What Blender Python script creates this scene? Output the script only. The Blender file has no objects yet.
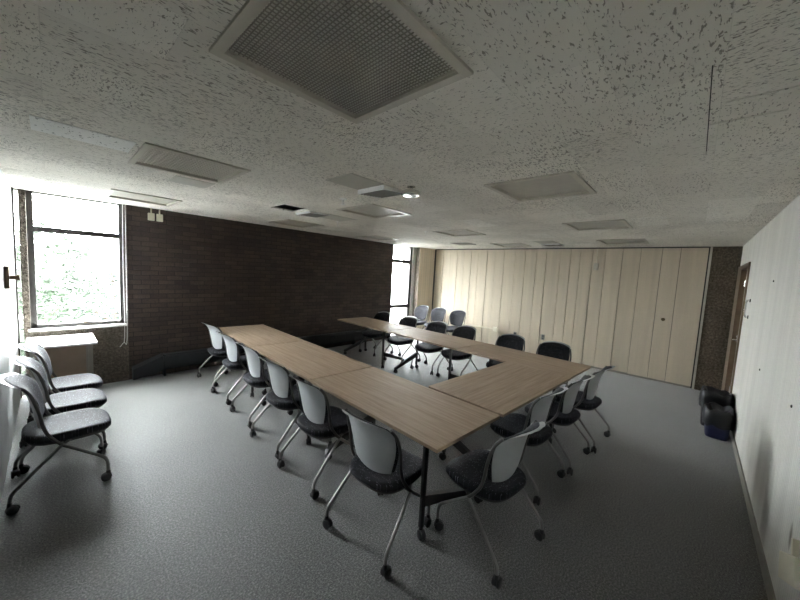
import bpy, bmesh, math, random
from mathutils import Vector, Matrix, noise
random.seed(7)
C = bpy.context.scene.collection
PI = math.pi
# ------------------------------------------------------------------ room numbers (metres)
XL, XB, YR, YB, ZC = -0.267, 7.707, -0.492, 5.971, 2.511

# ------------------------------------------------------------------ material helpers
def mat(name):
    m = bpy.data.materials.new(name); m.use_nodes = True
    nt = m.node_tree
    return m, nt, nt.nodes['Principled BSDF'], nt.nodes['Material Output']
def N(nt, t, **kw):
    n = nt.nodes.new(t)
    for k, v in kw.items():
        if k.startswith('_'): setattr(n, k[1:], v)
        else:
            key = int(k[1:]) if k[0] == 'i' and k[1:].isdigit() else k.replace('_', ' ')
            n.inputs[key].default_value = v
    return n
def L(nt, a, b): nt.links.new(a, b)
def pbr(b, col=None, rough=None, metal=None, spec=None, **kw):
    if col is not None: b.inputs['Base Color'].default_value = (*col, 1)
    if rough is not None: b.inputs['Roughness'].default_value = rough
    if metal is not None: b.inputs['Metallic'].default_value = metal
    if spec is not None: b.inputs['Specular IOR Level'].default_value = spec
    for k, v in kw.items(): b.inputs[k.replace('_', ' ')].default_value = v
def simple(name, col, rough=.5, metal=0, spec=.5, var=.12, scale=14, bump=0):
    m, nt, b, o = mat(name); pbr(b, col, rough, metal, spec)
    tc = N(nt, 'ShaderNodeTexCoord'); no = N(nt, 'ShaderNodeTexNoise', Scale=scale, Detail=4.0)
    L(nt, tc.outputs['Object'], no.inputs['Vector'])
    r = N(nt, 'ShaderNodeValToRGB')
    r.color_ramp.elements[0].position = .3; r.color_ramp.elements[1].position = .7
    r.color_ramp.elements[0].color = (*[c * (1 - var) for c in col], 1)
    r.color_ramp.elements[1].color = (*[min(1, c * (1 + var)) for c in col], 1)
    L(nt, no.outputs['Fac'], r.inputs['Fac']); L(nt, r.outputs['Color'], b.inputs['Base Color'])
    if bump:
        bp = N(nt, 'ShaderNodeBump', Strength=bump, Distance=.01)
        L(nt, no.outputs['Fac'], bp.inputs['Height']); L(nt, bp.outputs['Normal'], b.inputs['Normal'])
    return m
def coords(nt, out='Object', scale=(1, 1, 1), rot=(0, 0, 0)):
    tc = N(nt, 'ShaderNodeTexCoord'); mp = N(nt, 'ShaderNodeMapping')
    mp.inputs['Scale'].default_value = scale; mp.inputs['Rotation'].default_value = rot
    L(nt, tc.outputs[out], mp.inputs['Vector']); return mp.outputs['Vector']
def ramp(nt, src, stops):
    r = N(nt, 'ShaderNodeValToRGB'); e = r.color_ramp.elements
    while len(e) < len(stops): e.new(.5)
    for i, (p, c) in enumerate(stops):
        e[i].position = p; e[i].color = (*c, 1) if len(c) == 3 else c
    L(nt, src, r.inputs['Fac']); return r.outputs['Color']
def mix(nt, fac, a, b, mode='MIX'):
    m = N(nt, 'ShaderNodeMix', _data_type='RGBA', _blend_type=mode)
    for s, v in ((m.inputs['Factor'], fac), (m.inputs[6], a), (m.inputs[7], b)):
        if isinstance(v, bpy.types.NodeSocket): L(nt, v, s)
        elif isinstance(v, (int, float)): s.default_value = v
        else: s.default_value = (*v, 1)
    return m.outputs[2]
def math_(nt, op, a, b=None, c=None):
    m = N(nt, 'ShaderNodeMath', _operation=op)
    for i, v in enumerate((a, b, c)):
        if v is None: continue
        if isinstance(v, bpy.types.NodeSocket): L(nt, v, m.inputs[i])
        else: m.inputs[i].default_value = v
    return m.outputs[0]
def bump(nt, b, h, s, d=.01):
    bp = N(nt, 'ShaderNodeBump', Strength=s, Distance=d)
    L(nt, h, bp.inputs['Height']); L(nt, bp.outputs['Normal'], b.inputs['Normal'])
M = {}

# carpet
m, nt, b, o = mat('carpet_grey'); pbr(b, rough=.62, spec=.45, Sheen_Weight=.35, Sheen_Roughness=.5)
v = coords(nt)
fine = N(nt, 'ShaderNodeTexNoise', Scale=95.0, Detail=5.0, Roughness=.75); L(nt, v, fine.inputs['Vector'])
v2 = coords(nt, scale=(1, 2.6, 1), rot=(0, 0, .35))
str_ = N(nt, 'ShaderNodeTexNoise', Scale=42.0, Detail=4.0, Roughness=.7); L(nt, v2, str_.inputs['Vector'])
big = N(nt, 'ShaderNodeTexNoise', Scale=1.1, Detail=5.0, Roughness=.6); L(nt, v, big.inputs['Vector'])
base = ramp(nt, fine.outputs['Fac'], [(.38, (.018, .018, .017)), (.5, (.070, .070, .067)), (.62, (.20, .20, .192))])
st = ramp(nt, str_.outputs['Fac'], [(.36, (.62, .62, .62)), (.62, (1.15, 1.15, 1.15))])
bg = ramp(nt, big.outputs['Fac'], [(.35, (.84, .84, .83)), (.65, (1.06, 1.06, 1.05))])
c = mix(nt, 1.0, base, st, 'MULTIPLY'); c = mix(nt, 1.0, c, bg, 'MULTIPLY')
L(nt, c, b.inputs['Base Color']); bump(nt, b, fine.outputs['Fac'], .7, .006); M['carpet'] = m

# fissured ceiling tile
m, nt, b, o = mat('fissured_ceiling_tile'); pbr(b, rough=.85, spec=.25)
tc = N(nt, 'ShaderNodeTexCoord'); P_ = tc.outputs['Object']
br = N(nt, 'ShaderNodeTexBrick', Scale=1.0, Mortar_Size=.0016, Mortar_Smooth=.3, Bias=0.0, Brick_Width=.62, Row_Height=.306)
br.offset = .5; br.inputs['Color1'].default_value = (0, 0, 0, 1); br.inputs['Color2'].default_value = (1, 1, 1, 1); br.inputs['Mortar'].default_value = (.5, .5, .5, 1)
L(nt, P_, br.inputs['Vector'])
mpA = N(nt, 'ShaderNodeMapping'); mpA.inputs['Scale'].default_value = (44, 110, 1); L(nt, P_, mpA.inputs['Vector'])
mpB = N(nt, 'ShaderNodeMapping'); mpB.inputs['Scale'].default_value = (125, 52, 1); mpB.inputs['Rotation'].default_value = (0, 0, .5); L(nt, P_, mpB.inputs['Vector'])
nA = N(nt, 'ShaderNodeTexNoise', Scale=1.0, Detail=2.5, Roughness=.55, Distortion=.55); L(nt, mpA.outputs[0], nA.inputs['Vector'])
nB = N(nt, 'ShaderNodeTexNoise', Scale=1.0, Detail=2.5, Roughness=.55, Distortion=.9); L(nt, mpB.outputs[0], nB.inputs['Vector'])
sel = math_(nt, 'GREATER_THAN', br.outputs['Color'], .5)
pick = mix(nt, sel, nA.outputs['Fac'], nB.outputs['Fac'])
dens = N(nt, 'ShaderNodeTexNoise', Scale=1.7, Detail=2.0); L(nt, P_, dens.inputs['Vector'])
dsh = math_(nt, 'MULTIPLY_ADD', dens.outputs['Fac'], .22, -.11)
pk = math_(nt, 'ADD', pick, dsh)
hole = ramp(nt, pk, [(.575, (0, 0, 0)), (.63, (1, 1, 1))])
tile = ramp(nt, br.outputs['Color'], [(0, (.73, .70, .645)), (.25, (.82, .79, .73)), (.6, (.77, .74, .68)), (.9, (.83, .80, .74)), (1, (.87, .85, .80))])
big = N(nt, 'ShaderNodeTexNoise', Scale=.8, Detail=4.0); L(nt, P_, big.inputs['Vector'])
bg = ramp(nt, big.outputs['Fac'], [(.35, (.9, .9, .89)), (.65, (1.04, 1.04, 1.04))])
c = mix(nt, 1.0, tile, bg, 'MULTIPLY')
c = mix(nt, math_(nt, 'MULTIPLY', hole, .8), c, (.20, .18, .155))
c = mix(nt, math_(nt, 'MULTIPLY', br.outputs['Fac'], .16), c, (.3, .29, .27))
L(nt, c, b.inputs['Base Color'])
inv = math_(nt, 'SUBTRACT', 1.0, hole); bump(nt, b, inv, .55, .004); M['ceiling'] = m
def plain_ceiling(name, col, dens_hi):
    m, nt, b, o = mat(name); pbr(b, rough=.85, spec=.2)
    v = coords(nt, scale=(60, 32, 1)); n = N(nt, 'ShaderNodeTexNoise', Scale=1.0, Detail=2.0, Distortion=.7); L(nt, v, n.inputs['Vector'])
    c = ramp(nt, n.outputs['Fac'], [(dens_hi, col), (dens_hi + .06, tuple(x * .4 for x in col))])
    L(nt, c, b.inputs['Base Color']); return m
M['tile_dull'] = plain_ceiling('dull_grey_ceiling_tile', (.50, .49, .44), .70)
M['tile_white'] = plain_ceiling('clean_white_ceiling_tile', (.86, .86, .84), .62)

# brick
m, nt, b, o = mat('dark_brown_brick'); pbr(b, rough=.62, spec=.35)
tc = N(nt, 'ShaderNodeTexCoord'); sp = N(nt, 'ShaderNodeSeparateXYZ'); cb = N(nt, 'ShaderNodeCombineXYZ')
L(nt, tc.outputs['Object'], sp.inputs[0]); L(nt, sp.outputs['X'], cb.inputs['X']); L(nt, sp.outputs['Z'], cb.inputs['Y'])
br = N(nt, 'ShaderNodeTexBrick', Scale=1.0, Mortar_Size=.0055, Mortar_Smooth=.25, Bias=0.0, Brick_Width=.204, Row_Height=.0698)
br.inputs['Color1'].default_value = (.043, .031, .028, 1); br.inputs['Color2'].default_value = (.075, .054, .047, 1); br.inputs['Mortar'].default_value = (.020, .016, .014, 1)
L(nt, cb.outputs[0], br.inputs['Vector'])
no = N(nt, 'ShaderNodeTexNoise', Scale=60.0, Detail=4.0); L(nt, tc.outputs['Object'], no.inputs['Vector'])
g = ramp(nt, no.outputs['Fac'], [(.35, (.8, .8, .8)), (.65, (1.15, 1.12, 1.1))])
big = N(nt, 'ShaderNodeTexNoise', Scale=3.0, Detail=2.0); L(nt, tc.outputs['Object'], big.inputs['Vector'])
g2 = ramp(nt, big.outputs['Fac'], [(.35, (.85, .85, .88)), (.65, (1.1, 1.05, 1.0))])
c = mix(nt, 1.0, br.outputs['Color'], g, 'MULTIPLY'); c = mix(nt, 1.0, c, g2, 'MULTIPLY'); L(nt, c, b.inputs['Base Color'])
h = math_(nt, 'SUBTRACT', 1.0, br.outputs['Fac']); h = math_(nt, 'MULTIPLY_ADD', no.outputs['Fac'], .15, h)
bump(nt, b, h, .8, .006); M['brick'] = m
m, nt, b, o = mat('pale_outdoor_brick'); pbr(b, rough=.8)
tc = N(nt, 'ShaderNodeTexCoord'); sp = N(nt, 'ShaderNodeSeparateXYZ'); cb = N(nt, 'ShaderNodeCombineXYZ')
L(nt, tc.outputs['Object'], sp.inputs[0]); L(nt, math_(nt, 'ADD', sp.outputs['X'], sp.outputs['Y']), cb.inputs['X']); L(nt, sp.outputs['Z'], cb.inputs['Y'])
br = N(nt, 'ShaderNodeTexBrick', Scale=1.0, Mortar_Size=.012, Mortar_Smooth=.2, Brick_Width=.30, Row_Height=.1)
br.inputs['Color1'].default_value = (.07, .062, .052, 1); br.inputs['Color2'].default_value = (.13, .12, .105, 1); br.inputs['Mortar'].default_value = (.19, .185, .17, 1)
L(nt, cb.outputs[0], br.inputs['Vector']); L(nt, br.outputs['Color'], b.inputs['Base Color']); M['brick_out'] = m

# exposed aggregate concrete
def concrete(name, lo, mid, hi):
    m, nt, b, o = mat(name); pbr(b, rough=.85, spec=.25)
    v = coords(nt); n1 = N(nt, 'ShaderNodeTexNoise', Scale=34.0, Detail=6.0, Roughness=.75); L(nt, v, n1.inputs['Vector'])
    vo = N(nt, 'ShaderNodeTexVoronoi', Scale=55.0); L(nt, v, vo.inputs['Vector'])
    n2 = N(nt, 'ShaderNodeTexNoise', Scale=3.0, Detail=3.0); L(nt, v, n2.inputs['Vector'])
    c = ramp(nt, n1.outputs['Fac'], [(.34, lo), (.5, mid), (.68, hi)])
    g = ramp(nt, n2.outputs['Fac'], [(.35, (.8, .8, .78)), (.65, (1.12, 1.1, 1.06))])
    c = mix(nt, 1.0, c, g, 'MULTIPLY'); L(nt, c, b.inputs['Base Color'])
    bump(nt, b, math_(nt, 'ADD', n1.outputs['Fac'], vo.outputs['Distance']), .8, .012); return m
M['concrete'] = concrete('brown_aggregate_concrete', (.055, .046, .038), (.12, .102, .085), (.235, .205, .175))
M['concrete_dark'] = concrete('dark_aggregate_concrete', (.05, .04, .03), (.115, .095, .072), (.21, .18, .145))

# right wall: off-white with faint vertical ribs and a few grime marks
def ribbed(name, col, freq, axis, strength, dirt=False):
    m, nt, b, o = mat(name); pbr(b, rough=.6, spec=.3)
    tc = N(nt, 'ShaderNodeTexCoord'); sp = N(nt, 'ShaderNodeSeparateXYZ'); L(nt, tc.outputs['Object'], sp.inputs[0])
    s = math_(nt, 'SINE', math_(nt, 'MULTIPLY', sp.outputs[axis], freq))
    sc = (7, 7, .35)
    v = coords(nt, scale=sc); n = N(nt, 'ShaderNodeTexNoise', Scale=1.0, Detail=5.0, Roughness=.6); L(nt, v, n.inputs['Vector'])
    n3 = N(nt, 'ShaderNodeTexNoise', Scale=90.0, Detail=3.0); L(nt, tc.outputs['Object'], n3.inputs['Vector'])
    k = math_(nt, 'MULTIPLY_ADD', s, .12, n.outputs['Fac'])
    c = ramp(nt, k, [(.3, tuple(x * .88 for x in col)), (.7, tuple(min(1, x * 1.06) for x in col))])
    c = mix(nt, 1.0, c, ramp(nt, n3.outputs['Fac'], [(.35, (.93, .93, .93)), (.6, (1, 1, 1))]), 'MULTIPLY')
    if dirt:   # scuffs just above the baseboard, shaped by their own noise
        for (cx, cz, rx, rz, amt) in dirt:
            dx = math_(nt, 'DIVIDE', math_(nt, 'SUBTRACT', sp.outputs[axis], cx), rx)
            dz = math_(nt, 'DIVIDE', math_(nt, 'SUBTRACT', sp.outputs['Z'], cz), rz)
            r2 = math_(nt, 'ADD', math_(nt, 'MULTIPLY', dx, dx), math_(nt, 'MULTIPLY', dz, dz))
            r2 = math_(nt, 'ADD', r2, math_(nt, 'MULTIPLY_ADD', n.outputs['Fac'], 1.2, -.6))
            f = ramp(nt, r2, [(.0, (amt, amt, amt)), (1, (0, 0, 0))])
            c = mix(nt, f, c, (.16, .145, .12))
    L(nt, c, b.inputs['Base Color'])
    bump(nt, b, math_(nt, 'MULTIPLY_ADD', s, .5, n3.outputs['Fac']), strength, .003); return m
M['wall_right'] = ribbed('offwhite_ribbed_wall', (.68, .67, .63), 2 * PI / .035, 'X', .25,
                         dirt=[(3.25, .30, .13, .40, .55), (3.75, .35, .10, .35, .25), (2.62, .50, .035, .09, .95)])
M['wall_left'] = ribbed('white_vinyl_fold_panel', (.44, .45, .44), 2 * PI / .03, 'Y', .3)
M['cream'] = ribbed('cream_vinyl_panel', (.63, .55, .43), 2 * PI / .012, 'Y', .06)

# table laminate; grain runs along local X
m, nt, b, o = mat('light_oak_laminate'); pbr(b, rough=.62, spec=.22)
v = coords(nt, scale=(1.6, 34, 8)); n1 = N(nt, 'ShaderNodeTexNoise', Scale=1.0, Detail=5.0, Roughness=.62, Distortion=.3); L(nt, v, n1.inputs['Vector'])
v = coords(nt, scale=(6, 190, 20)); n2 = N(nt, 'ShaderNodeTexNoise', Scale=1.0, Detail=3.0); L(nt, v, n2.inputs['Vector'])
c = ramp(nt, n1.outputs['Fac'], [(.3, (.31, .225, .155)), (.5, (.40, .30, .215)), (.7, (.47, .36, .262))])
g = ramp(nt, n2.outputs['Fac'], [(.35, (.88, .87, .86)), (.6, (1.03, 1.03, 1.03))])
L(nt, mix(nt, 1.0, c, g, 'MULTIPLY'), b.inputs['Base Color']); bump(nt, b, n2.outputs['Fac'], .05, .001); M['oak'] = m
M['oak_panel'] = simple('brown_laminate_panel', (.22, .165, .125), .5, var=.1, scale=6)
M['edge'] = simple('dark_table_edge_band', (.25, .18, .12), .5, var=.06)
M['glare_top'] = simple('window_glare_laminate', (.80, .80, .79), .25, var=.02)  # side table top: bright window reflection put into the base colour as white

# chair fabric: dark with small woven dashes
m, nt, b, o = mat('black_flecked_fabric'); pbr(b, rough=.75, spec=.2)
tc = N(nt, 'ShaderNodeTexCoord'); mp = N(nt, 'ShaderNodeMapping'); L(nt, tc.outputs['UV'], mp.inputs['Vector'])
br = N(nt, 'ShaderNodeTexBrick', Scale=1.0, Mortar_Size=.0023, Mortar_Smooth=.4, Bias=-.1, Brick_Width=.0165, Row_Height=.0085)
br.inputs['Color1'].default_value = (0, 0, 0, 1); br.inputs['Color2'].default_value = (1, 1, 1, 1); br.inputs['Mortar'].default_value = (0, 0, 0, 1)
L(nt, mp.outputs[0], br.inputs['Vector'])
nf = N(nt, 'ShaderNodeTexNoise', Scale=220.0, Detail=2.0); L(nt, mp.outputs[0], nf.inputs['Vector'])
f = ramp(nt, br.outputs['Color'], [(.45, (0, 0, 0)), (.8, (1, 1, 1))])
f = mix(nt, 1.0, f, ramp(nt, nf.outputs['Fac'], [(.52, (.04, .04, .04)), (.68, (1, 1, 1))]), 'MULTIPLY')
L(nt, mix(nt, f, (.009, .009, .012), (.25, .26, .31)), b.inputs['Base Color'])
b.inputs['Sheen Weight'].default_value = .04; b.inputs['Sheen Roughness'].default_value = .4; b.inputs['Sheen Tint'].default_value = (.8, .83, 1, 1)
bump(nt, b, f, .3, .002); M['fabric'] = m
M['shell'] = simple('light_grey_moulded_plastic', (.36, .375, .385), .42, var=.03)
M['black'] = simple('black_plastic', (.018, .018, .02), .42, var=.1)
M['steel'] = simple('brushed_grey_steel_tube', (.19, .185, .18), .34, .85, var=.08)
M['dark_steel'] = simple('charcoal_steel_tube', (.09, .088, .086), .38, .7, var=.08)
M['wheel'] = simple('black_caster_rubber', (.010, .010, .011), .6, var=.1)
M['table_leg'] = simple('black_painted_steel', (.02, .02, .021), .4, .2, var=.1)
M['frame_brown'] = simple('dark_bronze_window_frame', (.055, .050, .045), .6, 0, var=.08)
M['white_paint'] = simple('white_painted_metal', (.75, .75, .73), .45, var=.03)
M['beige_metal'] = simple('beige_painted_fixture_frame', (.50, .47, .40), .4, var=.04)
M['beige_box'] = simple('ivory_plastic', (.68, .64, .52), .5, var=.04)
M['grid'] = simple('grey_eggcrate_louver', (.33, .31, .27), .55, var=.05)
M['lens'] = simple('frosted_grey_acrylic_lens', (.64, .61, .55), .4, var=.05)
M['lens_dull'] = simple('dull_grey_acrylic_lens', (.44, .42, .37), .45, var=.05)
M['housing'] = simple('dull_fixture_housing', (.17, .16, .14), .7, var=.05)
M['lamp_tube'] = simple('unlit_fluorescent_tube', (.75, .75, .74), .25, var=.02)
M['dark_void'] = simple('dark_plenum_board', (.04, .038, .035), .9)
M['heater'] = simple('black_enamel_heater_cover', (.012, .013, .016), .7, 0, var=.12)
M['door_brown'] = simple('brown_painted_door', (.17, .125, .085), .45, var=.08)
M['baseboard'] = simple('grey_brown_vinyl_baseboard', (.22, .205, .18), .6, var=.06)
M['chrome'] = simple('chrome', (.75, .75, .74), .16, 1, var=.03)
M['bag'] = simple('black_bin_liner', (.006, .006, .008), .45, spec=.3, var=.1)
M['blue_bin'] = simple('dark_blue_plastic', (.008, .011, .055), .5, var=.05)
M['black_bin'] = simple('black_bin_plastic', (.010, .010, .011), .6, spec=.3, var=.05)
M['cord'] = simple('white_cord', (.8, .8, .78), .6, var=.02)
M['brass'] = simple('dark_brass', (.16, .12, .07), .35, .9, var=.05)
M['leaf'] = simple('bright_green_leaf', (.018, .030, .015), .6, var=.5, scale=.8)
M['leaf2'] = simple('pale_green_leaf', (.026, .036, .028), .6, var=.4, scale=.8)
M['bark'] = simple('brown_bark', (.07, .055, .04), .9, var=.2)
M['paving'] = simple('pale_concrete_paving', (.105, .105, .10), .9, var=.15, scale=1)
m, nt, b, o = mat('window_glass'); nt.nodes.remove(b)
tr = N(nt, 'ShaderNodeBsdfTransparent'); tr.inputs[0].default_value = (.97, .985, .98, 1)
gl = N(nt, 'ShaderNodeBsdfGlossy', Roughness=.02); fr = N(nt, 'ShaderNodeFresnel', IOR=1.45); ms = N(nt, 'ShaderNodeMixShader')
geo = N(nt, 'ShaderNodeNewGeometry'); L(nt, math_(nt, 'MULTIPLY', fr.outputs[0], math_(nt, 'SUBTRACT', 1.0, geo.outputs['Backfacing'])), ms.inputs[0]); L(nt, tr.outputs[0], ms.inputs[1]); L(nt, gl.outputs[0], ms.inputs[2]); L(nt, ms.outputs[0], o.inputs['Surface'])
M['glass'] = m

# ------------------------------------------------------------------ mesh helpers
def box(bm, x0, x1, y0, y1, z0, z1, bev=0):
    vs = [bm.verts.new((x, y, z)) for x in (x0, x1) for y in (y0, y1) for z in (z0, z1)]
    fs = [bm.faces.new([vs[i] for i in f]) for f in ((0, 1, 3, 2), (4, 6, 7, 5), (0, 4, 5, 1), (2, 3, 7, 6), (0, 2, 6, 4), (1, 5, 7, 3))]
    if bev: bmesh.ops.bevel(bm, geom=list({e for f in fs for e in f.edges}), offset=bev, segments=2, affect='EDGES', profile=.6)
    return vs
def prism(bm, poly, z0, z1):
    a = [bm.verts.new((x, y, z0)) for x, y in poly]; c = [bm.verts.new((x, y, z1)) for x, y in poly]
    n = len(poly); bm.faces.new(a[::-1]); bm.faces.new(c)
    for i in range(n): bm.faces.new((a[i], a[(i + 1) % n], c[(i + 1) % n], c[i]))
def smooth_path(pts, k=5):
    pts = [Vector(p) for p in pts]; out = []
    for i in range(len(pts) - 1):
        p0 = pts[max(i - 1, 0)]; p1 = pts[i]; p2 = pts[i + 1]; p3 = pts[min(i + 2, len(pts) - 1)]
        for j in range(k):
            t = j / k
            out.append(.5 * ((2 * p1) + (-p0 + p2) * t + (2 * p0 - 5 * p1 + 4 * p2 - p3) * t * t + (-p0 + 3 * p1 - 3 * p2 + p3) * t ** 3))
    out.append(pts[-1]); return out
def tube(bm, pts, r, seg=10, smooth=True, k=5, sy=1.0):
    pts = smooth_path(pts, k) if smooth else [Vector(p) for p in pts]
    t0 = (pts[1] - pts[0]).normalized(); u = t0.orthogonal().normalized(); rings = []
    for i, p in enumerate(pts):
        t = (pts[min(i + 1, len(pts) - 1)] - pts[max(i - 1, 0)]).normalized()
        u = (u - t * u.dot(t)).normalized(); w = t.cross(u)
        rr = r(i / (len(pts) - 1)) if callable(r) else r
        rings.append([bm.verts.new(p + (u * math.cos(2 * PI * j / seg) + w * math.sin(2 * PI * j / seg) * sy) * rr) for j in range(seg)])
    for a, c in zip(rings, rings[1:]):
        for j in range(seg): bm.faces.new((a[j], a[(j + 1) % seg], c[(j + 1) % seg], c[j]))
    bm.faces.new(rings[0][::-1]); bm.faces.new(rings[-1])
def lathe(bm, prof, seg=20, M4=None):
    M4 = M4 or Matrix.Identity(4); rings = []
    for r, z in prof: rings.append([bm.verts.new(M4 @ Vector((max(r, 1e-4) * math.cos(2 * PI * j / seg), max(r, 1e-4) * math.sin(2 * PI * j / seg), z))) for j in range(seg)])
    for a, c in zip(rings, rings[1:]):
        for j in range(seg): bm.faces.new((a[j], a[(j + 1) % seg], c[(j + 1) % seg], c[j]))
    bm.faces.new(rings[0][::-1]); bm.faces.new(rings[-1])
def obj(name, bm, m, parent=None, sm=False, loc=None, ang=40):
    bmesh.ops.recalc_face_normals(bm, faces=bm.faces)
    me = bpy.data.meshes.new(name); bm.to_mesh(me); bm.free()
    for x in (m if isinstance(m, (list, tuple)) else [m]): me.materials.append(x)
    o = bpy.data.objects.new(name, me); C.objects.link(o)
    if sm:
        me.polygons.foreach_set('use_smooth', [True] * len(me.polygons))
        me.set_sharp_from_angle(angle=math.radians(ang))
    if parent: o.parent = parent
    if loc: o.location = loc
    return o
def tag(o, label, cat, group=None):
    o['label'] = label; o['category'] = cat
    if group: o['group'] = group
    return o
def thing(name, label, cat, loc=(0, 0, 0), rz=0, group=None):
    o = bpy.data.objects.new(name, None); C.objects.link(o); o.empty_display_size = .1
    o.location = loc; o.rotation_euler = (0, 0, rz); return tag(o, label, cat, group)
def struct(name, bm, m, sm=False):
    o = obj(name, bm, m, None, sm); o['kind'] = 'structure'; return o
def sbox(name, m, *a, bev=0):
    bm = bmesh.new(); box(bm, *a, bev=bev); return struct(name, bm, m)
def pbox(name, m, parent, *a, bev=0):
    bm = bmesh.new(); box(bm, *a, bev=bev); return obj(name, bm, m, parent)
def dup(root, loc, rz, label, group=None):
    r = root.copy(); C.objects.link(r); r.location = loc; r.rotation_euler = (0, 0, rz); r['label'] = label
    if group: r['group'] = group
    for ch in list(root.children):
        c = ch.copy(); C.objects.link(c); c.parent = r
        for g in ch.children:
            d = g.copy(); C.objects.link(d); d.parent = c
    return r

# ------------------------------------------------------------------ SETTING
sbox('floor', M['carpet'], XL - .2, XB + .2, YR - .2, YB + .2, -.1, 0)

FIX = [(.725, .995), (.765, 2.985), (.81, 5.09), (2.70, 1.0), (2.745, 3.02), (2.885, 5.12), (4.735, 1.0), (4.80, 3.09), (4.92, 5.28), (6.63, 1.0), (6.83, 3.07)]
H = .30   # half of the opening
holes = [(x - H, x + H, y - H, y + H) for x, y in FIX]
VOID = (1.93, 2.26, 3.72, 4.10); holes.append(VOID)
CR = [(1.50, 2.47, .031, .0355), (1.815, 1.823, -.30, -.012), (2.02, 2.03, -.2, .03), (2.0, 2.37, 5.155, 5.172), (.755, .765, 2.92, 3.2 - .02)]
holes += [c_ for c_ in CR if c_[0] != .755]
xs = sorted({XL - .2, XB + .2, *[h[0] for h in holes], *[h[1] for h in holes]})
ys = sorted({YR - .2, YB + .2, *[h[2] for h in holes], *[h[3] for h in holes]})
bm = bmesh.new(); vt = {}
def gv(x, y, z):
    k = (round(x, 5), round(y, 5), z)
    if k not in vt: vt[k] = bm.verts.new((x, y, z))
    return vt[k]
def inhole(x, y): return any(h[0] < x < h[1] and h[2] < y < h[3] for h in holes)
solid = {}
for i in range(len(xs) - 1):
    for j in range(len(ys) - 1):
        solid[i, j] = not inhole((xs[i] + xs[i + 1]) / 2, (ys[j] + ys[j + 1]) / 2)
z0, z1 = ZC, ZC + .02
for (i, j), s in solid.items():
    if not s: continue
    a, b_, c_, d_ = xs[i], xs[i + 1], ys[j], ys[j + 1]
    bm.faces.new([gv(a, c_, z0), gv(b_, c_, z0), gv(b_, d_, z0), gv(a, d_, z0)][::-1])
    bm.faces.new([gv(a, c_, z1), gv(b_, c_, z1), gv(b_, d_, z1), gv(a, d_, z1)])
    for di, dj, p, q in ((-1, 0, (a, d_), (a, c_)), (1, 0, (b_, c_), (b_, d_)), (0, -1, (a, c_), (b_, c_)), (0, 1, (b_, d_), (a, d_))):
        if not solid.get((i + di, j + dj), False):
            bm.faces.new([gv(*p, z0), gv(*q, z0), gv(*q, z1), gv(*p, z1)])
struct('ceiling', bm, M['ceiling'])
sbox('ceiling_slab', M['dark_void'], XL - .25, XB + .25, YR - .25, YB + .25, ZC + .32, ZC + .45)
sbox('trim_1', M['dark_void'], XL - .25, XB + .25, YB + .2, YB + .25, ZC, ZC + .32)
sbox('trim_2', M['dark_void'], XL - .25, XB + .25, YR - .25, YR - .2, ZC, ZC + .32)
sbox('trim_3', M['dark_void'], XL - .25, XL - .2, YR - .2, YB + .2, ZC, ZC + .32)
sbox('trim_4', M['dark_void'], XB + .2, XB + .25, YR - .2, YB + .2, ZC, ZC + .32)

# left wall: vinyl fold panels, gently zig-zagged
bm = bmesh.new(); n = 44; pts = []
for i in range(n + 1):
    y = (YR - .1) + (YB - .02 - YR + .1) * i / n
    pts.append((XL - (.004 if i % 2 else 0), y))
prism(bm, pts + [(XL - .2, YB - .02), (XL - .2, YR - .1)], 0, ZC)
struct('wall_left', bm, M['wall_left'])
sbox('trim_5', M['frame_brown'], XL - .01, XL + .012, YB - .05, YB - .015, 0, ZC)
# right wall with the doorway
DX0, DX1, DZ = 6.28, 7.20, 2.15
bm = bmesh.new(); 
for a in ((XL - .2, DX0, YR - .15, YR, 0, ZC), (DX1, XB + .2, YR - .15, YR, 0, ZC), (DX0, DX1, YR - .15, YR, DZ, ZC)): box(bm, *a)
struct('wall_right', bm, M['wall_right'])
sbox('baseboard_right', M['baseboard'], XL, DX0 - .07, YR, YR + .012, 0, .085)
dr = bpy.data.objects.new('door_1', None); C.objects.link(dr); dr['kind'] = 'structure'; dr.location = ((DX0 + DX1) / 2, YR, 0)
def dchild(name, m, *a, bev=0):
    bm = bmesh.new(); box(bm, *a, bev=bev); o = obj(name, bm, m, dr); o.location = -dr.location; return o
dchild('door_leaf', M['door_brown'], DX0 + .05, DX1 - .05, YR - .10, YR - .055, .01, DZ - .05)
bm = bmesh.new()
for a in ((DX0 - .02, DX0 + .05, YR - .12, YR + .018, 0, DZ), (DX1 - .05, XB - .002, YR - .12, YR + .018, 0, DZ + .02), (DX0 - .02, DX1 + .02, YR - .12, YR + .018, DZ - .05, DZ + .02)): box(bm, *a)
o = obj('door_frame', bm, M['door_brown'], dr); o.location = -dr.location
bm = bmesh.new(); hx = 6.42
tube(bm, [(hx, YR - .055, 1.1), (hx, YR + .045, 1.1), (hx + .12, YR + .04, 1.1)], .01)
box(bm, hx - .03, hx + .03, YR - .055, YR - .045, 1.0, 1.2)
o = obj('door_handle', bm, M['chrome'], dr, True); o.location = -dr.location
for z in (.25, 1.05, 1.9):
    bm = bmesh.new(); tube(bm, [(DX1 - .055, YR - .04, z - .05), (DX1 - .055, YR - .04, z + .05)], .012, smooth=False)
    o = obj('hinge', bm, M['chrome'], dr, True); o.location = -dr.location
# dark concrete pier on the back wall beside the partition
YP = -.093
sbox('wall_back_pier', M['concrete_dark'], XB, XB + .2, YR - .15, YP - .03, 0, ZC)
bpy.data.objects['wall_back_pier'].name = 'wall_back_right'
sbox('trim_6', M['beige_metal'], XB - .012, XB + .01, YP - .045, YP - .015, 0, ZC)
sbox('trim_7', M['dark_void'], XB + .004, XB + .05, YP - .03, YP + .005, 0, ZC)
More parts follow.
